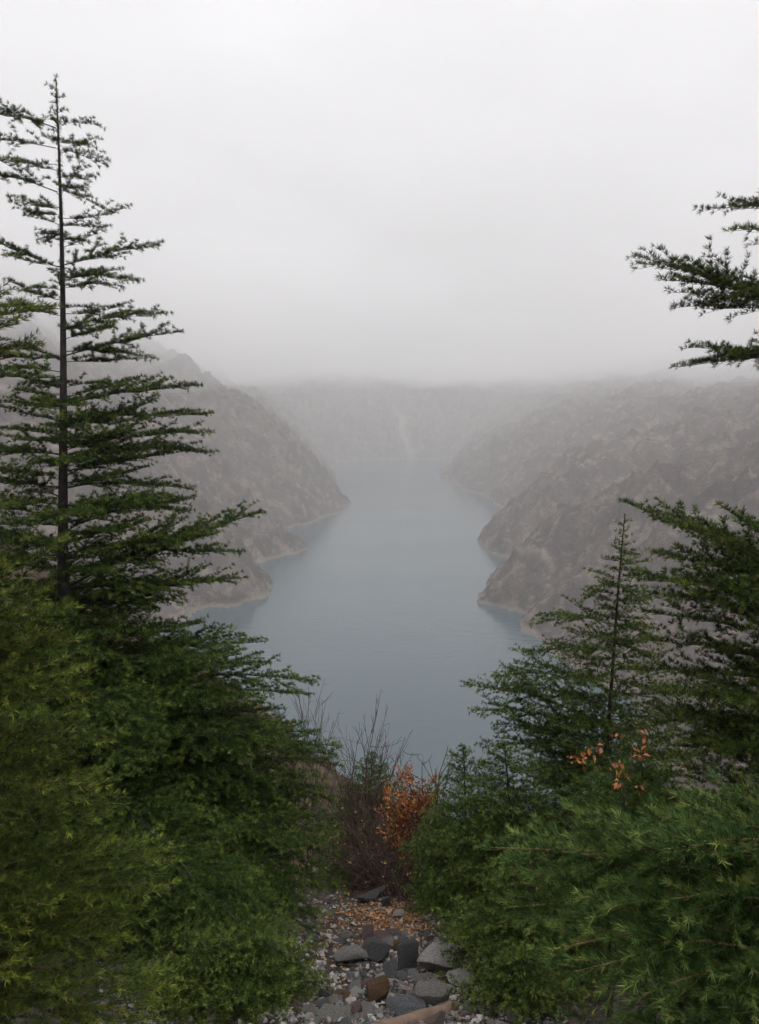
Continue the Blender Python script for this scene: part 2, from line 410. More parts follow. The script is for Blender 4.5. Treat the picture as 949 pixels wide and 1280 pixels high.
# ------------------------------------------------------------------ vegetation builders
UP = np.array([0, 0, 1.0])
def nrm(a): return a / np.maximum(np.linalg.norm(a, axis=-1, keepdims=True), 1e-9)
def tubes(Pt, Rd, sides):
    """Pt (N,K,3), Rd (N,K) -> verts, quads"""
    n, k, _ = Pt.shape
    tan = nrm(np.gradient(Pt, axis=1))
    ref = np.where(np.abs(tan[..., 2:3]) > .9, np.array([1.0, 0, 0]), UP)
    a = nrm(np.cross(tan, ref)); c = np.cross(tan, a)
    th = np.arange(sides) * 2 * np.pi / sides
    ring = a[:, :, None, :] * np.cos(th)[:, None] + c[:, :, None, :] * np.sin(th)[:, None]
    v = Pt[:, :, None, :] + ring * Rd[:, :, None, None]
    i = np.arange(n * k * sides).reshape(n, k, sides); j = np.roll(i, -1, 2)
    q = np.stack([i[:, :-1], j[:, :-1], j[:, 1:], i[:, 1:]], -1).reshape(-1, 4)
    return v.reshape(-1, 3), q
def join(parts):
    vs, fs, o = [], [], 0
    for v, f in parts: vs.append(v); fs.append(f + o); o += len(v)
    return np.concatenate(vs), np.concatenate(fs)
def interp_poly(Pt, i, s):
    """Pt (N,K,3); polyline indices i, params s in 0..1 -> points, tangents"""
    k = Pt.shape[1] - 1; q = np.clip(s * k, 0, k - 1e-6); a = q.astype(int); f = (q - a)[:, None]
    p0 = Pt[i, a]; p1 = Pt[i, a + 1]; return p0 * (1 - f) + p1 * f, nrm(p1 - p0)
def grow(Pt, L, r, spacing, frac, ang, npts, s0=.1, power=.75, maxlen=9, vj=.18, lift=.12, jit=.3, minlen=.03):
    """side shoots in flat sprays along every polyline of Pt with length L"""
    n = np.maximum((L * (1 - s0) / spacing).astype(int), 1)
    i = np.repeat(np.arange(len(L)), n)
    k = np.arange(len(i)) - np.repeat(np.cumsum(n) - n, n)
    s = s0 + (1 - s0) * (k + r.uniform(.1, .9, len(i))) / n[i]
    p, tan = interp_poly(Pt, i, np.minimum(s, .98))
    side = nrm(np.cross(tan, UP) + 1e-6) * np.where(k % 2, 1, -1)[:, None]
    a = ang * (1 - .35 * s) * r.uniform(.75, 1.25, len(i))
    d = nrm(tan * np.cos(a)[:, None] + side * np.sin(a)[:, None] + UP * (r.normal(0, vj, len(i)) + .04)[:, None])
    ln = np.minimum(frac * L[i], maxlen) * (1 - s) ** power * np.minimum(1, .35 + s * 2.2) * r.uniform(1 - jit, 1 + jit, len(i)) + minlen
    q = np.linspace(0, 1, npts)[None, :, None]
    bend = nrm(tan + .3 * d)
    pts = p[:, None, :] + d[:, None, :] * ln[:, None, None] * q + (bend * .22 + UP * lift * r.uniform(-.6, 1.2, (len(i), 1)))[:, None, :] * ln[:, None, None] * q ** 2
    return pts, ln, s
def tufts(Pt, L, r, spacing, needle, width, n_needle, spread, s0=0.0, upb=.75, fwd=.35, rnd=.45, tip=True, tintbase=.35, thin=1.0):
    """needle rosettes along polylines; every needle a slim triangle"""
    n = np.maximum((L * (1 - s0) / spacing * thin).astype(int), 1)
    i = np.repeat(np.arange(len(L)), n)
    k = np.arange(len(i)) - np.repeat(np.cumsum(n) - n, n)
    s = s0 + (1 - s0) * (k + r.uniform(0, 1, len(i))) / n[i]
    p, tan = interp_poly(Pt, i, s)
    ax = nrm(UP * upb + tan * (fwd + .5 * s[:, None] ** 3) + r.normal(0, rnd, (len(i), 3)))
    sc = r.uniform(.75, 1.2, len(i)) * (1 - .35 * s ** 4)
    if tip:
        pe, te = interp_poly(Pt, np.arange(len(L)), np.ones(len(L)))
        p = np.concatenate([p, pe]); ax = np.concatenate([ax, nrm(te + r.normal(0, .15, te.shape))]); sc = np.concatenate([sc, np.full(len(L), .9)])
        s = np.concatenate([s, np.ones(len(L))])
    m_ = len(p)
    ref = nrm(r.normal(size=(m_, 3))); e1 = nrm(np.cross(ax, ref)); e2 = np.cross(ax, e1)
    az = r.uniform(0, 2 * np.pi, (m_, n_needle)); pol = spread * np.sqrt(r.uniform(.05, 1, (m_, n_needle)))
    d = ax[:, None, :] * np.cos(pol)[..., None] + (e1[:, None, :] * np.cos(az)[..., None] + e2[:, None, :] * np.sin(az)[..., None]) * np.sin(pol)[..., None]
    ln = needle * sc[:, None] * r.uniform(.7, 1.1, (m_, n_needle))
    wv = nrm(np.cross(d, r.normal(size=(m_, n_needle, 3)))) * width * .5
    base = p[:, None, :] + d * .0015
    tipp = base + d * ln[..., None]
    midp = base + d * (ln * .3)[..., None]
    v = np.stack([midp - wv, midp + wv, tipp], 2)
    v[:, :, 0] -= d * (ln * .25)[..., None] * .9
    v[:, :, 1] -= d * (ln * .25)[..., None] * .2
    tw = r.normal(0, .2, len(L)); tw = np.concatenate([tw[i], tw]) if tip else tw[i]
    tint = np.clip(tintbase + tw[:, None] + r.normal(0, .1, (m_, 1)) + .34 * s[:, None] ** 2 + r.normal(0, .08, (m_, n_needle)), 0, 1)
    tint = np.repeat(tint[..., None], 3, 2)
    return v.reshape(-1, 3), tint.ravel()

def bough_curve(A, B, bow, r, k=8, wob=.015):
    s = np.linspace(0, 1, k)[:, None]; L = np.linalg.norm(B - A)
    p = A + (B - A) * s + UP * (bow * L) * np.sin(np.pi * s)
    return p + r.normal(0, wob * L, (k, 3)) * s * (1 - s) * 2
def conifer(name, label, cat, base, apex, explicit, fill, style, mats, seed, trunk_r, group=None, lean=None, cull=None):
    """base/apex world points. explicit: (attach point, tip point, bow). fill: (fraction from apex list, radius list, number of boughs,
    azimuth range, elevation start/end)."""
    r = np.random.default_rng(seed)
    base = np.array(base, float); apex = np.array(apex, float)
    Ht = np.linalg.norm(apex - base)
    s = np.linspace(0, 1, 14)[:, None]
    wob = np.stack([np.sin(s[:, 0] * 5 + seed) * .017 * Ht * (1 - s[:, 0]) * s[:, 0], np.cos(s[:, 0] * 4 + seed) * .017 * Ht * s[:, 0] * (1 - s[:, 0]), s[:, 0] * 0], 1)
    tr = base + (apex - base) * s + wob
    trr = trunk_r * (1 - s[:, 0]) ** 1.05 + .003
    trr[0] *= 1.25
    def at(f):                       # f: fraction down from the apex
        q = (1 - f) * 13; a = int(min(q, 12.999)); return tr[a] * (1 - (q - a)) + tr[a + 1] * (q - a)
    boughs = []
    for A, B, bow in explicit: boughs.append(bough_curve(np.array(A), np.array(B), bow, r))
    for (f0, f1, nb, rad_f, rad, azc, azw, el0, el1) in fill:
        for k in range(nb):
            f = f0 + (f1 - f0) * (k + r.uniform(0, 1)) / nb
            A = at(f); az = R(azc) + R(azw) * ((k * .6180339 * 2) % 2 - 1 + r.uniform(-.1, .1))
            rr_ = np.interp(f, rad_f, rad) * r.uniform(.58, 1.1)
            el = R(el0 + (el1 - el0) * (f - f0) / max(f1 - f0, 1e-3)) + r.normal(0, .07)
            B = A + np.array([math.cos(az), math.sin(az), math.tan(el)]) * rr_
            if cull is not None and cull(A, B): continue
            boughs.append(bough_curve(A, B, r.uniform(-.06, .02), r))
    BP = np.stack(boughs); BL = np.linalg.norm(np.diff(BP, axis=1), axis=2).sum(1)
    st = style
    sec, sl, _ = grow(BP, BL, r, st['sp1'], st['fr1'], R(st.get('ang', 58)), 5, s0=st.get('s0', .1), maxlen=st['max1'], vj=st.get('vj', .16), lift=st.get('lift', .12))
    big = sl > st['tmin']
    ter, tl, _ = grow(sec[big], sl[big], r, st['sp2'], st['fr2'], R(st.get('ang', 58) - 8), 4, s0=.12, maxlen=.3, vj=.3)
    tv, tf = tubes(tr[None], trr[None], 8)
    br = np.clip(BL * .006, .0025, .02)
    bv_, bf_ = join([tubes(BP, br[:, None] * np.linspace(1, st.get('btip', .22), 8)[None] , 5),
                     tubes(sec, np.clip(sl * .008, .0016, .006)[:, None] * np.linspace(1, .4, 5)[None], 3),
                     tubes(ter, np.full((len(tl), 1), .0014 * st.get('tw', 1)) * np.linspace(1, .5, 4)[None], 3)])
    nd = st['nd']
    ga = dict(needle=nd[0], width=nd[1], n_needle=nd[2], spread=R(nd[3]), upb=st.get('upb', .75), fwd=st.get('fwd', .35), rnd=st.get('rnd', .45), tintbase=st.get('tint', .35))
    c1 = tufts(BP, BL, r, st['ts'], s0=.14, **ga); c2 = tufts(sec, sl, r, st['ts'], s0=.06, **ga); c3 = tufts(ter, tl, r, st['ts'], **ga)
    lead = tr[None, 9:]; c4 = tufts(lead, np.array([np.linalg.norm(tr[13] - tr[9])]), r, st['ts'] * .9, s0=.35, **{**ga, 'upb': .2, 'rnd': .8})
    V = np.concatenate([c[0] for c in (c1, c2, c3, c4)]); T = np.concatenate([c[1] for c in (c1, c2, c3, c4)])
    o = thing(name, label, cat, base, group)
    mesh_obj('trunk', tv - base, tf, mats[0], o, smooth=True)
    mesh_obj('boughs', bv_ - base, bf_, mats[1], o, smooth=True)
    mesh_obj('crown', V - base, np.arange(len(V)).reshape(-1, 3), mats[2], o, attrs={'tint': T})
    print(name, 'boughs', len(BP), 'sec', len(sl), 'ter', len(tl), 'needles', len(V) // 3)
    return o
def ground(x, y): return float(height(np.array([x]), np.array([y]))[0])
def on_ground(u, v, D):
    p = P(u, v, D); p[2] = ground(p[0], p[1]) - .05; return p

ST_A = dict(sp1=.05, fr1=.34, max1=.55, tmin=.14, sp2=.06, fr2=.42, ts=.022, nd=(.036, .0036, 19, 64), upb=1.0, fwd=.25, rnd=.3, tint=.3)
ST_NEAR = dict(sp1=.05, fr1=.40, max1=.5, tmin=.1, sp2=.06, fr2=.5, ts=.0125, nd=(.033, .0030, 9, 44), upb=.3, fwd=1.0, rnd=.26, tint=.32, ang=40, lift=.12, vj=.1)
ST_LONG = dict(sp1=.06, fr1=.40, max1=.42, tmin=.11, sp2=.065, fr2=.5, ts=.0125, nd=(.043, .0027, 13, 44), upb=.55, fwd=1.0, rnd=.22, tint=.33, ang=42, lift=.14, vj=.13, btip=.5)
ST_C = dict(sp1=.045, fr1=.36, max1=.42, tmin=.13, sp2=.055, fr2=.45, ts=.02, nd=(.038, .0034, 15, 52), upb=1.0, fwd=.35, rnd=.3, tint=.3)
ST_SM = dict(sp1=.036, fr1=.42, max1=.4, tmin=.1, sp2=.06, fr2=.5, ts=.024, nd=(.034, .0046, 12, 62), upb=.8, fwd=.4, rnd=.35, tint=.4)

def ground_hit(u, v):
    """where the photo's pixel meets the near slope"""
    d = ray(u, v); lo_, hi_ = 1.0, 14.0
    f = lambda q: CAM_H + d[2] / d[1] * q - ground(d[0] / d[1] * q, q)
    ys = np.linspace(1.0, 14, 131); xs = d[0] / d[1] * ys
    g_ = CAM_H + d[2] / d[1] * ys - height(xs, ys); i = np.argmax(g_ < 0)
    return np.array([xs[i], ys[i], CAM_H + d[2] / d[1] * ys[i]])

# ---- tall dark cedar, left
DA = 6.0
apA = P(70, 96, DA); bsA = on_ground(92, 1150, DA)
def ex(D, lst, dy_rng=.35, seed=1):
    r = np.random.default_rng(seed); out = []
    for u0, v0, u1, v1, bow in lst:
        out.append((P(u0, v0, D), P(u1, v1, D + r.uniform(-dy_rng, dy_rng)), bow))
    return out
A_list = [(70, 152, 124, 157, .02), (70, 160, -30, 140, .03), (70, 185, -45, 170, .02), (71, 186, 133, 207, .03), (71, 178, 112, 180, .0), (71, 205, 12, 202, -.03),
          (71, 222, 118, 222, .02), (72, 236, 131, 262, .03), (72, 240, -50, 205, .02), (72, 262, 20, 246, .0), (72, 268, 36, 270, .02), (72, 283, 126, 285, .03),
          (73, 300, 104, 300, .02), (73, 292, 54, 293, .0), (74, 333, 198, 306, .02), (74, 334, -40, 285, -.02), (75, 348, 172, 352, .05), (75, 362, 150, 358, .06),
          (75, 362, 32, 362, .05), (75, 386, -20, 384, .02), (76, 386, 108, 384, .03), (76, 412, 206, 392, .04), (77, 446, 224, 415, .02), (77, 440, 190, 448, .05),
          (76, 450, 0, 440, .07), (77, 465, -8, 466, .05), (78, 485, 136, 480, .05), (78, 505, 246, 482, .02), (78, 500, 20, 488, .03), (79, 530, 262, 517, .03),
          (79, 520, 178, 522, .04), (79, 512, -30, 500, .02), (80, 560, 262, 540, .03), (80, 575, 266, 566, .04), (80, 570, -20, 560, .03), (80, 610, 240, 612, .05),
          (80, 640, 236, 640, .04), (82, 735, 325, 641, .03), (82, 720, 300, 690, .06), (82, 700, 270, 668, .02), (83, 765, 305, 722, .04),
          (85, 840, 330, 802, .05), (86, 880, 395, 852, .07), (86, 880, 385, 868, .05), (87, 925, 362, 905, .06), (88, 965, 425, 932, .06), (88, 960, 420, 1000, .05),
          (89, 1010, 425, 1045, .05), (89, 1030, 430, 1110, .05), (90, 1050, 420, 1160, .04), (86, 860, 335, 828, .04), (90, 1070, 392, 1200, .04)]
pxm = DA / F_PX
rA = np.random.default_rng(19); A_low = []
for k in range(16):
    A_low.append((P(88, 930 + 9 * k, DA), P(rA.uniform(375, 432), 915 + 14 * k, rA.uniform(5.2, 6.3)), rA.uniform(.03, .07)))
for k in range(34):
    u, v = rA.uniform(170, 425), rA.uniform(1120, 1262)
    if u > 435 - (v - 1130) * .45: u -= 60
    q = ground_hit(u, v); q[2] += rA.uniform(.06, .4)
    A_low.append((P(90, 960 + 5.5 * (k % 28), DA), q, rA.uniform(.02, .1)))
conifer('cedar_tree', 'tall dark green cedar on the left, its bare leader rising above the fog line', 'tree', bsA, apA, ex(DA, A_list) + A_low,
        [(.012, .06, 9, [0, .06], [.015, .07], 0, 178, 35, 20), (.05, .36, 24, [0, .06, .2, .36], [.05 * 1, 45 * pxm, 90 * pxm, 130 * pxm], 90, 175, 12, 8),
         (.36, .62, 54, [.36, .45, .55, .62], [130 * pxm, 150 * pxm, 175 * pxm, 200 * pxm], 90, 178, 8, 4),
         (.60, .97, 120, [.60, .7, .8, .9, 1], [200 * pxm, 245 * pxm, 310 * pxm, 340 * pxm, 310 * pxm], -20, 178, 6, -7)],
        ST_A, (M_BARK, M_BARK, M_DARK), 3, .075)

# ---- near yellow-green cedar at the left edge
DB = 2.7
apB = P(-215, 250, DB); bsB = P(-190, 1200, DB); bsB[2] = ground(bsB[0], bsB[1]) - .05
B_list = [(-190, 440, 62, 385, .03), (-190, 470, 40, 432, .02), (-190, 470, 20, 405, .02), (-190, 800, 62, 690, -.02), (-190, 820, 75, 765, .03), (-190, 860, 70, 785, .02),
          (-190, 880, 92, 800, .03), (-190, 900, 78, 842, .03), (-190, 930, 112, 870, .04), (-190, 960, 100, 905, .04), (-190, 985, 128, 925, .05), (-190, 1000, 120, 985, .06),
          (-190, 1020, 145, 1005, .06), (-190, 1060, 130, 1020, .06), (-190, 1130, 215, 1072, .03), (-190, 1120, 175, 1062, .03), (-190, 1160, 205, 1110, .05),
          (-190, 1180, 180, 1150, .06), (-190, 1200, 160, 1200, .06), (-190, 1250, 195, 1235, .08), (-190, 1270, 200, 1275, .08), (-190, 1290, 150, 1260, .06), (-190, 1310, 120, 1290, .05)]
pB = DB / F_PX
conifer('cedar_tree', 'near yellow-green cedar filling the lower left edge of the view', 'tree', bsB, apB, ex(DB, B_list, .3, 5),
        [(.12, .5, 14, [0, 1], [.3, .55], 200, 70, 15, 10), (.58, .98, 42, [.5, .62, .7, .8, 1], [150 * pB, 195 * pB, 215 * pB, 260 * pB, 290 * pB], 0, 178, 20, 2)],
        ST_NEAR, (M_BARK, M_TWIG, M_YEL), 5, .05)

# ---- tall cedar beyond the right edge
DC = 4.2
apC = P(1090, 60, DC); bsC = on_ground(1040, 1000, DC)
C_list = [(1075, 265, 880, 260, .02), (1075, 300, 921, 286, .02), (1072, 400, 797, 320, .0), (1072, 395, 828, 350, .03), (1070, 405, 846, 384, .04), (1068, 462, 860, 434, .02), (1068, 450, 848, 459, .04),
          (1060, 762, 783, 628, .02), (1060, 750, 850, 655, .03), (1060, 770, 820, 690, .04), (1060, 740, 905, 635, .0), (1060, 790, 800, 725, .05), (1058, 810, 815, 742, .05), (1058, 830, 806, 765, .05),
          (1056, 860, 812, 800, .05), (1056, 880, 802, 838, .06), (1054, 910, 830, 868, .06), (1054, 930, 805, 905, .07), (1052, 950, 822, 950, .07), (1060, 735, 930, 650, .0),
          (1060, 700, 900, 720, .03), (1060, 720, 880, 745, .03)]
pC = DC / F_PX
conifer('cedar_tree', 'tall cedar at the right edge, long boughs reaching in against the fog', 'tree', bsC, apC, ex(DC, C_list, .3, 9),
        [(.1, .6, 22, [0, .3, .6], [.2, .6, .8], 0, 75, 14, 8), (.62, .98, 84, [.55, .7, .85, 1], [160 * pC, 215 * pC, 240 * pC, 230 * pC], 180, 178, 12, -3)],
        ST_C, (M_BARK, M_TWIG, M_DARK), 9, .075)

# ---- smaller cedar right of the lake
DD = 6.4
D_list = [(770, 690, 793, 696, .02), (768, 712, 812, 716, .02), (765, 726, 728, 752, .03), (764, 730, 810, 757, .04), (760, 775, 672, 780, .05), (760, 770, 822, 806, .05),
          (756, 812, 660, 818, .05), (752, 850, 628, 845, .05), (748, 880, 622, 845, .03), (745, 900, 583, 856, .05), (744, 915, 592, 888, .07), (756, 800, 830, 835, .05), (742, 930, 620, 905, .05), (742, 940, 605, 935, .06)]
pD = DD / F_PX
conifer('cedar_tree', 'slim young cedar with a bare pointed leader, standing right of the lake', 'tree', on_ground(742, 1050, DD), P(781, 645, DD), ex(DD, D_list, .3, 11),
        [(.015, .12, 14, [0, .12], [.02, .12], 90, 178, 30, 16), (.1, .5, 54, [0, .2, .5], [.06, 45 * pD, 95 * pD], 90, 178, 14, 6), (.48, .98, 84, [.5, .65, .8, 1], [100 * pD, 130 * pD, 160 * pD, 160 * pD], -60, 178, 6, -6)],
        ST_SM, (M_BARK, M_TWIG, M_DARK), 12, .034)

# ---- saplings along the right of the path
def sapling(u_ap, v_ap, u_b, D, rad, nb, seed, label, mat, spiky=.07, st=ST_SM):
    ap = P(u_ap, v_ap, D); bs = P(u_b, 1100, D); bs[2] = ground(bs[0], bs[1]) - .05
    return conifer('cedar_sapling', label, 'young tree', bs, ap, [],
        [(.01, .09, 9, [0, .09], [.012, .07], 0, 179, 38, 25), (spiky, .5, nb // 2, [0, .15, .5], [.04, rad * .28, rad * .7], 0, 179, 22, 8), (.45, .98, nb - nb // 3, [.45, .7, 1], [rad * .65, rad, rad * .95], 90, 179, 8, -8)],
        st, (M_BARK, M_TWIG, mat), seed, .018)
sapling(579, 932, 590, 6.6, .66, 80, 21, 'bright green cedar sapling with a thin spire, at the right side of the stony gap', M_MID)
sapling(630, 930, 655, 5.9, .82, 84, 22, 'broad dark cedar sapling tucked under the slim young cedar', M_DARK)
sapling(668, 1065, 672, 4.5, .62, 70, 23, 'low bushy cedar sapling hanging over the white stones', M_DARK)
sapling(800, 940, 830, 4.9, .9, 74, 24, 'dark green cedar sapling behind the orange leaved oak stem', M_MID)
sapling(285, 1175, 285, 4.1, .6, 80, 27, 'low dark cedar seedling spreading between the yellow-green cedar and the stones', M_DARK)
sapling(655, 1195, 660, 3.9, .36, 48, 28, 'small dark cedar seedling beside the whitish rocks, under the long-needled cedar', M_DARK)
sapling(466, 940, 458, 9.0, .85, 90, 25, 'dull green conifer sapling among the bare stems behind the stony gap', M_MID)

# ---- long-needled cedar, lower right foreground
DF = 2.55
apF = P(1120, 1000, DF); bsF = P(1090, 1250, DF); bsF[2] = ground(bsF[0], bsF[1]) - .05
F_list = [(1085, 1120, 640, 1058, .03), (1085, 1130, 612, 1060, .05), (1085, 1160, 637, 1134, .06), (1085, 1200, 688, 1188, .08), (1085, 1230, 715, 1216, .1), (1085, 1090, 690, 1068, .05), (1085, 1070, 770, 1066, .05),
          (1085, 1060, 830, 1062, .04), (1085, 1050, 880, 1055, .04), (1085, 1110, 760, 1090, .07), (1085, 1150, 745, 1140, .08), (1085, 1250, 760, 1290, .12), (1085, 1230, 790, 1250, .1),
          (1085, 1180, 800, 1200, .1), (1085, 1100, 860, 1100, .07), (1085, 1140, 880, 1150, .08), (1085, 1200, 870, 1230, .1), (1085, 1260, 840, 1310, .1)]
pF = DF / F_PX
conifer('cedar_tree', 'near long-needled green cedar with tan shoot tips, lower right foreground', 'tree', bsF, apF, ex(DF, F_list, .4, 13),
        [(.42, .98, 36, [.3, .6, .8, 1], [240 * pF, 340 * pF, 400 * pF, 400 * pF], 180, 178, 0, -14)],
        ST_LONG, (M_BARK, M_TANTWIG, M_LONG), 15, .045)

# ------------------------------------------------------------------ bare and leafy shrubs
def leaves_mesh(pts, dirs, size, r, fold=.25, tint=None):
    n = len(pts); d = nrm(dirs); sd_ = nrm(np.cross(d, r.normal(size=(n, 3)))); up = np.cross(sd_, d)
    sz = size * r.uniform(.6, 1.25, n)[:, None]
    b0 = pts; tp = pts + d * sz; mid = pts + d * sz * .45
    l = mid - sd_ * sz * .3 + up * sz * fold; q = mid + sd_ * sz * .3 + up * sz * fold
    v = np.stack([b0, q, tp, l], 1).reshape(-1, 3); i = np.arange(n) * 4
    f = np.concatenate([np.stack([i, i + 1, i + 2], 1), np.stack([i, i + 2, i + 3], 1)])
    tt = np.clip(r.uniform(0, 1, n) if tint is None else tint, 0, 1)
    return v, f, np.repeat(tt, 4)
def shrub(name, label, base, tops, r_spread, n_extra, seed, mat, leaf=None, leaf_n=0, leaf_size=.04, stem_r=.006, group=None, leaf_zone=(.4, 1), fr=.35, sp=.13):
    """tops: world points the main stems end at; extra stems fill in lower"""
    r = np.random.default_rng(seed); base = np.array(base, float); st = []
    tops = [np.array(q, float) for q in tops]
    hmean = np.mean([q[2] for q in tops]) - base[2]
    for k in range(n_extra):
        a = r.uniform(0, 2 * np.pi); tops.append(base + np.array([math.cos(a) * r_spread * r.uniform(.2, 1), math.sin(a) * r_spread * r.uniform(.2, 1), hmean * r.uniform(.45, .95)]))
    for q in tops:
        s = np.linspace(0, 1, 8)[:, None]; b0 = base + np.append(r.normal(0, r_spread * .22, 2), 0)
        hv = (q - b0) * np.array([1, 1, 0]); L = np.linalg.norm(q - b0)
        p = b0 + hv * s ** 1.5 + np.array([0, 0, q[2] - b0[2]]) * s + r.normal(0, .02 * L, (8, 3)) * s
        st.append(p)
    BP = np.stack(st); BL = np.linalg.norm(np.diff(BP, axis=1), axis=2).sum(1)
    sec, sl, _ = grow(BP, BL, r, sp, fr, R(38), 5, s0=.3, power=.5, vj=.55, lift=.25)
    ter, tl, _ = grow(sec, sl, r, sp * .6, .4, R(42), 4, s0=.25, power=.5, vj=.6, lift=.2)
    v, f = join([tubes(BP, (stem_r * np.linspace(1, .22, 8))[None].repeat(len(BP), 0), 5), tubes(sec, (stem_r * .38 * np.linspace(1, .4, 5))[None].repeat(len(sec), 0), 4),
                 tubes(ter, (stem_r * .22 * np.linspace(1, .5, 4))[None].repeat(len(ter), 0), 3)])
    o = thing(name, label, 'shrub', base, group)
    mesh_obj('stems', v - base, f, mat, o, smooth=True)
    if leaf is not None:
        i = r.integers(0, len(sec), leaf_n); p, tn = interp_poly(sec, i, r.uniform(.2, 1, leaf_n))
        hz_ = (p[:, 2] - base[2]) / max(hmean, .1); ok = (hz_ > leaf_zone[0]) & (hz_ < leaf_zone[1] * 1.4); p, tn = p[ok] + r.normal(0, .03, (ok.sum(), 3)), tn[ok]
        v, f, tt = leaves_mesh(p, tn + r.normal(0, .6, p.shape), leaf_size, r)
        mesh_obj('leaves', v - base, f, leaf, o, attrs={'tint': tt})
    return o
def gp(u, v, D): return on_ground(u, v, D)
shrub('bare_shrub', 'bare reddish brown shrub with thin upright stems behind the stony gap', gp(455, 1080, 8.6),
      [P(440, 935, 8.4), P(470, 895, 8.6), P(465, 915, 8.9), P(420, 965, 8.6), P(505, 930, 8.5), P(483, 940, 8.2), P(493, 950, 9), P(430, 960, 8.9)], .5, 26, 31, M_BAREL, stem_r=.011, sp=.13)
shrub('bare_shrub', 'leafless twiggy shrub poking up beside the dark cedar', gp(385, 1010, 8.3),
      [P(392, 872, 8.3), P(402, 882, 8.2), P(374, 886, 8.5), P(412, 905, 8.4), P(360, 905, 8.3)], .4, 4, 32, M_BARE, stem_r=.008, sp=.13)
shrub('bare_shrub', 'tall bare stems rising beside the orange leaved bush', gp(528, 1100, 7.6),
      [P(554, 943, 7.6), P(563, 965, 7.5), P(528, 950, 7.9), P(545, 985, 7.4)], .25, 6, 33, M_BARE, stem_r=.012, sp=.15)
shrub('bare_shrub', 'tangle of low brown twigs over the leaf litter', gp(480, 1110, 7.5),
      [P(430, 1010, 7.4), P(455, 1030, 7.2), P(500, 1020, 7.4), P(520, 1030, 7.3), P(410, 1030, 7.6)], .95, 80, 34, M_BAREL, M_YLEAF, 160, .03, stem_r=.0065, sp=.12)
shrub('orange_leaved_bush', 'small bush of orange and rust autumn leaves in front of the lake', gp(515, 1090, 7.9),
      [P(515, 975, 7.9), P(535, 985, 7.8), P(500, 990, 8), P(520, 980, 7.7), P(492, 1005, 7.8), P(540, 1000, 8)], .3, 16, 35, M_BARE, M_ORANGE, 3400, .042, stem_r=.007, leaf_zone=(.05, 1.1))
shrub('oak_sapling', 'thin oak stem carrying a few clusters of orange leaves among the right cedars', gp(770, 1080, 3.6),
      [P(800, 915, 3.55), P(735, 940, 3.5), P(776, 960, 3.5)], .05, 0, 36, M_TWIG, stem_r=.005, sp=.3, fr=.2)
osap = [o for o in COL.objects if o.name.startswith('oak_sapling')][0]; osap['category'] = 'young tree'
rL = np.random.default_rng(41); pl, dl = [], []
for (u, v, n) in [(715, 946, 5), (730, 945, 6), (746, 937, 7), (776, 920, 4), (800, 915, 8), (795, 942, 13), (775, 958, 11), (774, 980, 11), (832, 1020, 7), (851, 1030, 4), (797, 986, 3)]:
    for k in range(n):
        pl.append(P(u, v, 3.52) + rL.normal(0, .018, 3)); dl.append(rL.normal(size=3) + np.array([0, -.2, -.3]))
v, f, tt = leaves_mesh(np.array(pl), np.array(dl), .033, rL, tint=rL.uniform(.3, .8, len(pl)))
bo = np.array(osap.location)
mesh_obj('leaves', v - bo, f, M_ORANGE, osap, attrs={'tint': tt})
# bare bushes over the near left spur
rS = np.random.default_rng(51)
for k in range(46):
    D = rS.uniform(34, 62); u = rS.uniform(-20, 470)
    p = P(u, 900, D); p[2] = ground(p[0], p[1]) - .1
    hgt = rS.uniform(.9, 2.2)
    o = shrub('dry_bush', 'dry leafless bush on the rusty spur behind the dark cedar', p,
          [p + np.array([rS.uniform(-.8, .8), rS.uniform(-.8, .8), hgt * rS.uniform(.6, 1)]) for q in range(7)], .8, 8, 100 + k, M_BARE if k % 2 else M_BAREL, stem_r=.022, sp=.3,
          group='dry bushes on the near left spur')

# ------------------------------------------------------------------ rocks, gravel, leaf litter
def rock_mat(name, a, b_, c_, sc=14):
    m, t, b = new_mat(name)
    tc = node(t, 'ShaderNodeTexCoord'); oi = node(t, 'ShaderNodeObjectInfo')
    ad = node(t, 'ShaderNodeVectorMath', operation='ADD'); t.links.new(tc.outputs['Object'], ad.inputs[0]); t.links.new(oi.outputs['Random'], ad.inputs[1])
    c = ramp(t, noise(t, sc, 7, .65, ad.outputs[0]), [(.3, a), (.5, b_), (.72, c_)])
    sp_ = ramp(t, noise(t, sc * 9, 3, .6, ad.outputs[0]), [(.35, (.75, .75, .75)), (.65, (1.15, 1.15, 1.15))])
    c = mixc(t, 1.0, c, sp_, 'MULTIPLY')
    t.links.new(c, b.inputs['Base Color']); b.inputs['Roughness'].default_value = .75
    bump(t, b, noise(t, sc * 1.6, 8, .72, ad.outputs[0]), 1.0, .05); return m
RM = {'dark': rock_mat('dark_grey_rock', (.045, .044, .047), (.085, .083, .087), (.15, .145, .145)),
      'slate': rock_mat('slate_rock', (.09, .097, .105), (.17, .178, .188), (.28, .285, .29)),
      'grey': rock_mat('grey_rock', (.15, .14, .13), (.28, .265, .245), (.45, .425, .4)),
      'white': rock_mat('white_rock', (.22, .2, .185), (.5, .47, .44), (.74, .71, .68)),
      'ochre': rock_mat('ochre_rock', (.08, .04, .018), (.17, .095, .04), (.27, .18, .09)),
      'pink': rock_mat('pinkish_rock', (.12, .075, .07), (.19, .13, .12), (.33, .26, .24))}
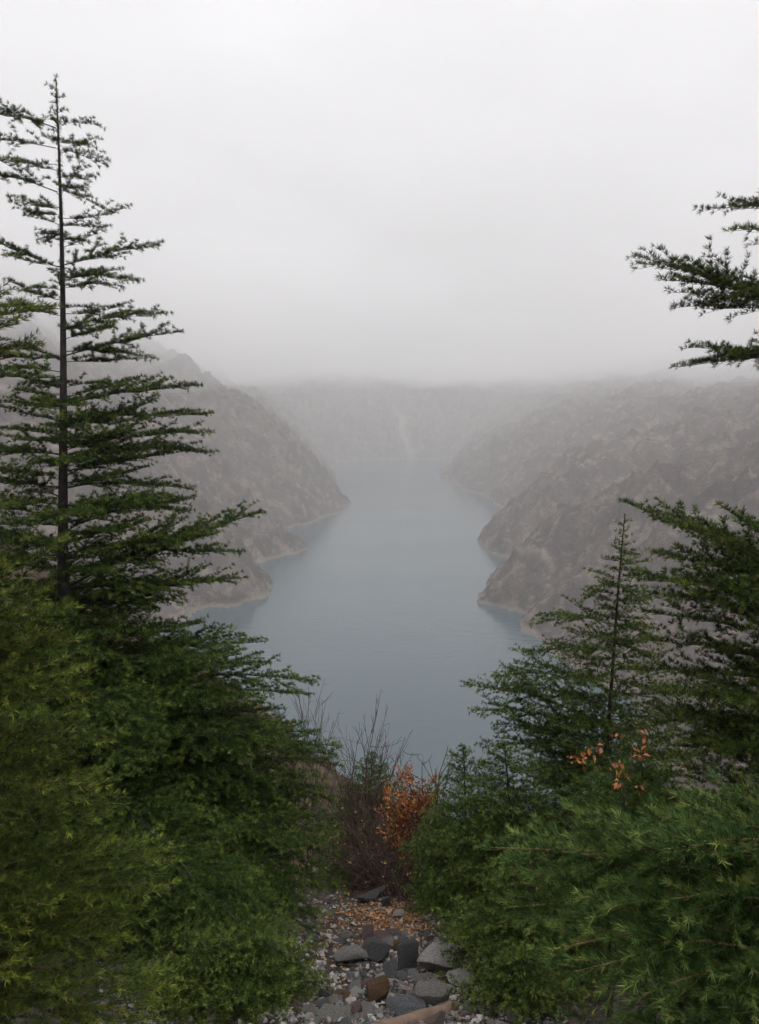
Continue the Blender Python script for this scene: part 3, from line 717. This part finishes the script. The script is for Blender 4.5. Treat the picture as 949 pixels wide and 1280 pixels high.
def hull_rock(seed, npts=11, flat=1.0):
    r = np.random.default_rng(seed); bm = bmesh.new()
    d = nrm(r.normal(size=(npts, 3))) * r.uniform(.75, 1.0, (npts, 1)) * np.array([1, .85, .75 * flat])
    for q in d: bm.verts.new(q)
    res = bmesh.ops.convex_hull(bm, input=list(bm.verts))
    junk = [x for x in res['geom_interior'] + res['geom_unused'] if isinstance(x, bmesh.types.BMVert)]
    if junk: bmesh.ops.delete(bm, geom=list(set(junk)), context='VERTS')
    bmesh.ops.dissolve_limit(bm, angle_limit=.3, verts=list(bm.verts), edges=list(bm.edges))
    bmesh.ops.bevel(bm, geom=list(bm.edges), offset=.03, segments=1, affect='EDGES', profile=.6)
    bmesh.ops.triangulate(bm, faces=list(bm.faces))
    bmesh.ops.subdivide_edges(bm, edges=[e for e in bm.edges if e.calc_length() > .3], cuts=2, use_grid_fill=True)
    bmesh.ops.triangulate(bm, faces=list(bm.faces))
    co = np.array([v.co for v in bm.verts])
    n = perlin(co[:, 0] * 2.3 + seed, co[:, 1] * 2.3 + co[:, 2] * 1.7, seed) * .07 + perlin(co[:, 0] * 6 + seed, co[:, 2] * 6 + co[:, 1] * 4, seed + 3) * .03
    for v, q in zip(bm.verts, n): v.co *= 1 + q
    bm.normal_update(); return bm
ROCKS = []
for k in range(12):
    bm = hull_rock(200 + k, 10 + k % 4, 1 if k % 3 else .6); me = bpy.data.meshes.new('rock'); bm.to_mesh(me); bm.free()
    for p in me.polygons: p.use_smooth = True
    ROCKS.append(me)
def set_sharp(me): 
    try: me.set_sharp_from_angle(angle=R(17))
    except Exception: pass
for me in ROCKS: set_sharp(me)
MESH_BY = {}
def rock(k, matname, loc, size, rot, label, group=None, name='rock'):
    key = (k, matname)
    if key not in MESH_BY:
        me = ROCKS[k].copy(); me.materials.append(RM[matname]); MESH_BY[key] = me
    o = bpy.data.objects.new(name, MESH_BY[key]); COL.objects.link(o)
    o.location = loc; o.scale = size; o.rotation_euler = rot
    return tag(o, label, 'rock', group)
def big_rock(u, v, w, h, mat, k, rz, label, deep=.8, tilt=0):
    """(u, v) the centre of the rock in the photo, w x h its size there"""
    p = ground_hit(u, v + h * .42); D = p[1]; q = D / F_PX * 1.5
    sx_, sz_ = w * q * .56, h * q * .56
    return rock(k, mat, (p[0], p[1] + sx_ * .3, p[2] + sz_ * .55), (sx_, sx_ * deep, sz_ * 1.15), (tilt, tilt * .6, rz), label)
big_rock(470, 1191, 40, 33, 'dark', 0, .4, 'dark charcoal angular rock in the middle of the stony gap')
big_rock(512, 1199, 38, 36, 'dark', 4, 1.3, 'tall dark slate rock leaning beside the charcoal rock', tilt=.3)
big_rock(436, 1200, 42, 22, 'grey', 2, .2, 'flat light grey slab left of the dark charcoal rock', tilt=-.25)
big_rock(461, 1169, 20, 20, 'pink', 5, .9, 'small maroon and grey rock behind the charcoal rock')
big_rock(551, 1206, 50, 30, 'white', 7, .1, 'large whitish rock half under the right sapling')
big_rock(577, 1228, 36, 20, 'white', 8, .8, 'white slab below the large whitish rock')
big_rock(471, 1241, 31, 34, 'ochre', 1, .5, 'rusty ochre brown rock near the bottom of the stones')
big_rock(542, 1246, 48, 32, 'grey', 10, .3, 'big pale grey rock with a pinkish top, lower right of the stones')
big_rock(511, 1264, 50, 20, 'slate', 3, .1, 'smooth bluish slate slab next to the tan branch', tilt=.2)
big_rock(488, 1213, 21, 20, 'slate', 11, .7, 'small square slate block between the two dark rocks')
big_rock(486, 1231, 22, 13, 'white', 6, .2, 'bright white stone beside the ochre rock')
big_rock(461, 1121, 44, 24, 'dark', 9, .2, 'dark grey boulder at the back under the bare twigs')
big_rock(484, 1130, 16, 12, 'dark', 4, 1.2, 'small black rock right of the back boulder')
big_rock(459, 1140, 8, 7, 'white', 1, .2, 'single white pebble on the orange leaf litter')
big_rock(498, 1145, 15, 9, 'white', 7, .5, 'pale pinkish stone at the far edge of the leaf litter')
big_rock(418, 1276, 44, 16, 'grey', 8, .3, 'pale grey slab at the bottom left of the stones')
big_rock(485, 1183, 11, 11, 'pink', 3, .3, 'pinkish white stone on the right shoulder of the charcoal rock')
big_rock(401, 1257, 20, 16, 'slate', 6, .9, 'grey cobble at the shaded left edge of the stones')
mats_small = ['grey', 'slate', 'white', 'dark', 'pink', 'grey', 'grey', 'slate', 'white', 'ochre']
rR = np.random.default_rng(77)
cnt = 0
GROUPLAB = {'grey': 'small grey stone lying loose in the stony gap', 'slate': 'small bluish slate stone lying loose in the stony gap', 'white': 'small whitish stone lying loose among the grey ones',
            'dark': 'small dark stone lying loose in the stony gap', 'pink': 'small pinkish stone lying loose in the stony gap', 'ochre': 'small rusty brown stone lying loose in the stony gap'}
for k in range(240):
    v = 1290 - 155 * rR.uniform(0, 1) ** 1.3; w_ = 60 + (v - 1130) * .55
    if k > 190: u = rR.uniform(600, 720); v = rR.uniform(1215, 1290); mt = 'white' if rR.uniform() < .7 else 'grey'
    elif k > 165: u = rR.uniform(180, 380); v = rR.uniform(1130, 1240); mt = 'white' if rR.uniform() < .4 else 'grey'
    else: u = 495 + rR.normal(0, w_ * .62); mt = mats_small[rR.integers(0, 10)]
    p = ground_hit(u, v); s_ = np.clip(rR.lognormal(-3.15, .42), .016, .11) * (1.0 if v > 1165 else .6)
    rock(int(rR.integers(0, 12)), mt, (p[0], p[1], p[2] + s_ * .25), (s_ * rR.uniform(.9, 1.4), s_ * rR.uniform(.8, 1.1), s_ * rR.uniform(.55, .95)), tuple(rR.uniform(-.5, .5, 2)) + (rR.uniform(0, 6.28),),
         GROUPLAB[mt], 'small %s stones of the stony gap' % mt)
for k in range(46 + 44):
    v = rR.uniform(1165, 1290); u = 490 + rR.normal(0, 30 + (v - 1160) * .35); mt = ['grey', 'slate', 'grey', 'white', 'dark', 'pink'][k % 6]
    p = ground_hit(u, v); s_ = rR.uniform(.05, .1)
    rock(int(rR.integers(0, 12)), mt, (p[0], p[1], p[2] + s_ * .15), (s_ * rR.uniform(.9, 1.4), s_ * rR.uniform(.8, 1.1), s_ * rR.uniform(.5, .8)), tuple(rR.uniform(-.4, .4, 2)) + (rR.uniform(0, 6.28),),
         GROUPLAB[mt], 'small %s stones of the stony gap' % mt)
# gravel
def scatter_px(n, u0, u1, v0, v1, r):
    d = np.stack([ray(a, c) for a, c in zip(r.uniform(u0, u1, n), r.uniform(v0, v1, n))])
    x = None
    ys = np.linspace(1.5, 11, 150)[None]; xs = d[:, 0:1] / d[:, 1:2] * ys
    zz = CAM_H + d[:, 2:3] / d[:, 1:2] * ys; hh = height(xs.ravel(), ys.repeat(n, 0).ravel()).reshape(xs.shape)
    i = np.argmax(zz < hh, 1); ok = (zz < hh).any(1); j = np.arange(n)
    return np.stack([xs[j, i], ys[0][i], hh[j, i]], 1)[ok]
def litter_px(n, u, v, su, sv, r):
    return np.array([ground_hit(a, min(max(c, 1122), 1290)) for a, c in zip(r.normal(u, su, n), r.normal(v, sv, n))])
def pebbles(name, pts, smin, smax, mat, label, r):
    tv, tf = [], []
    for k in range(6):
        bm = bmesh.new(); d = nrm(r.normal(size=(9, 3))) * np.array([1, .8, .6])
        for q in d: bm.verts.new(q)
        res = bmesh.ops.convex_hull(bm, input=list(bm.verts)); bmesh.ops.triangulate(bm, faces=list(bm.faces))
        bm.verts.index_update(); tv.append(np.array([v.co for v in bm.verts])); tf.append(np.array([[v.index for v in f.verts] for f in bm.faces])); bm.free()
    parts, tint = [], []
    for k in range(6):
        q = pts[k::6]; n = len(q); a = r.uniform(0, 6.28, n); s = r.uniform(0, 1, n) ** 2 * (smax - smin) + smin
        c, sn = np.cos(a), np.sin(a); V = tv[k][None] * s[:, None, None]
        V = np.stack([V[..., 0] * c[:, None] - V[..., 1] * sn[:, None], V[..., 0] * sn[:, None] + V[..., 1] * c[:, None], V[..., 2]], -1) + q[:, None, :] + np.array([0, 0, .2]) * s[:, None, None]
        F = tf[k][None] + (np.arange(n) * len(tv[k]))[:, None, None]
        parts.append((V.reshape(-1, 3), F.reshape(-1, 3))); tint.append(np.repeat(r.uniform(0, 1, n), len(tv[k])))
    v, f = join(parts); o = mesh_obj(name, v, f, mat, attrs={'tint': np.concatenate(tint)}); kind(o, 'stuff'); o['label'] = label; return o
m, t, b = new_mat('gravel')
c = ramp(t, attr(t, 'tint'), [(0, (.045, .045, .045)), (.3, (.12, .113, .104)), (.55, (.23, .215, .195)), (.8, (.38, .36, .335)), (.93, (.18, .11, .08)), (1, (.5, .47, .44))])
c = mixc(t, .6, c, ramp(t, noise(t, 60, 4), [(.3, (.6, .6, .6)), (.7, (1.2, 1.2, 1.2))]), 'MULTIPLY')
t.links.new(c, b.inputs['Base Color']); b.inputs['Roughness'].default_value = .85
rG = np.random.default_rng(88)
pebbles('gravel', np.concatenate([scatter_px(4800, 330, 720, 1120, 1300, rG), scatter_px(1500, 120, 380, 1110, 1290, rG)]), .006, .034, m, 'loose gravel between the stones of the gap', rG)
pts = np.concatenate([litter_px(2300, 482, 1150, 32, 13, rG), litter_px(320, 478, 1175, 55, 32, rG), scatter_px(260, 180, 430, 1110, 1260, rG), scatter_px(160, 540, 760, 1150, 1280, rG)])
v, f, tt = leaves_mesh(pts + np.array([0, 0, .012]), rG.normal(size=pts.shape) * np.array([1, 1, .25]), .034, rG)
o = mesh_obj('leaf_litter', v, f, M_LITTER, attrs={'tint': tt}); kind(o, 'stuff'); o['label'] = 'orange and tan fallen leaves on the stony ground'

# ---- peeled tan branch lying at the bottom of the frame
a_, c_ = ground_hit(470, 1300), ground_hit(576, 1264)
s = np.linspace(-.12, 1, 10)[:, None]; pl = a_ + (c_ - a_) * s + np.array([0, 0, .035]) + np.random.default_rng(3).normal(0, .004, (10, 3))
v, f = tubes(pl[None], np.array([.05, .052, .05, .047, .046, .043, .041, .036, .033, .008])[None], 10)
base = pl[0]
m, t, b = new_mat('peeled_wood'); c = ramp(t, noise(t, 18, 5), [(.3, (.13, .085, .058)), (.7, (.24, .165, .115))]); t.links.new(c, b.inputs['Base Color']); b.inputs['Roughness'].default_value = .7
o = mesh_obj('fallen_branch', v, f, m, smooth=True); tag(o, 'smooth tan branch lying across the bottom of the stones', 'branch')
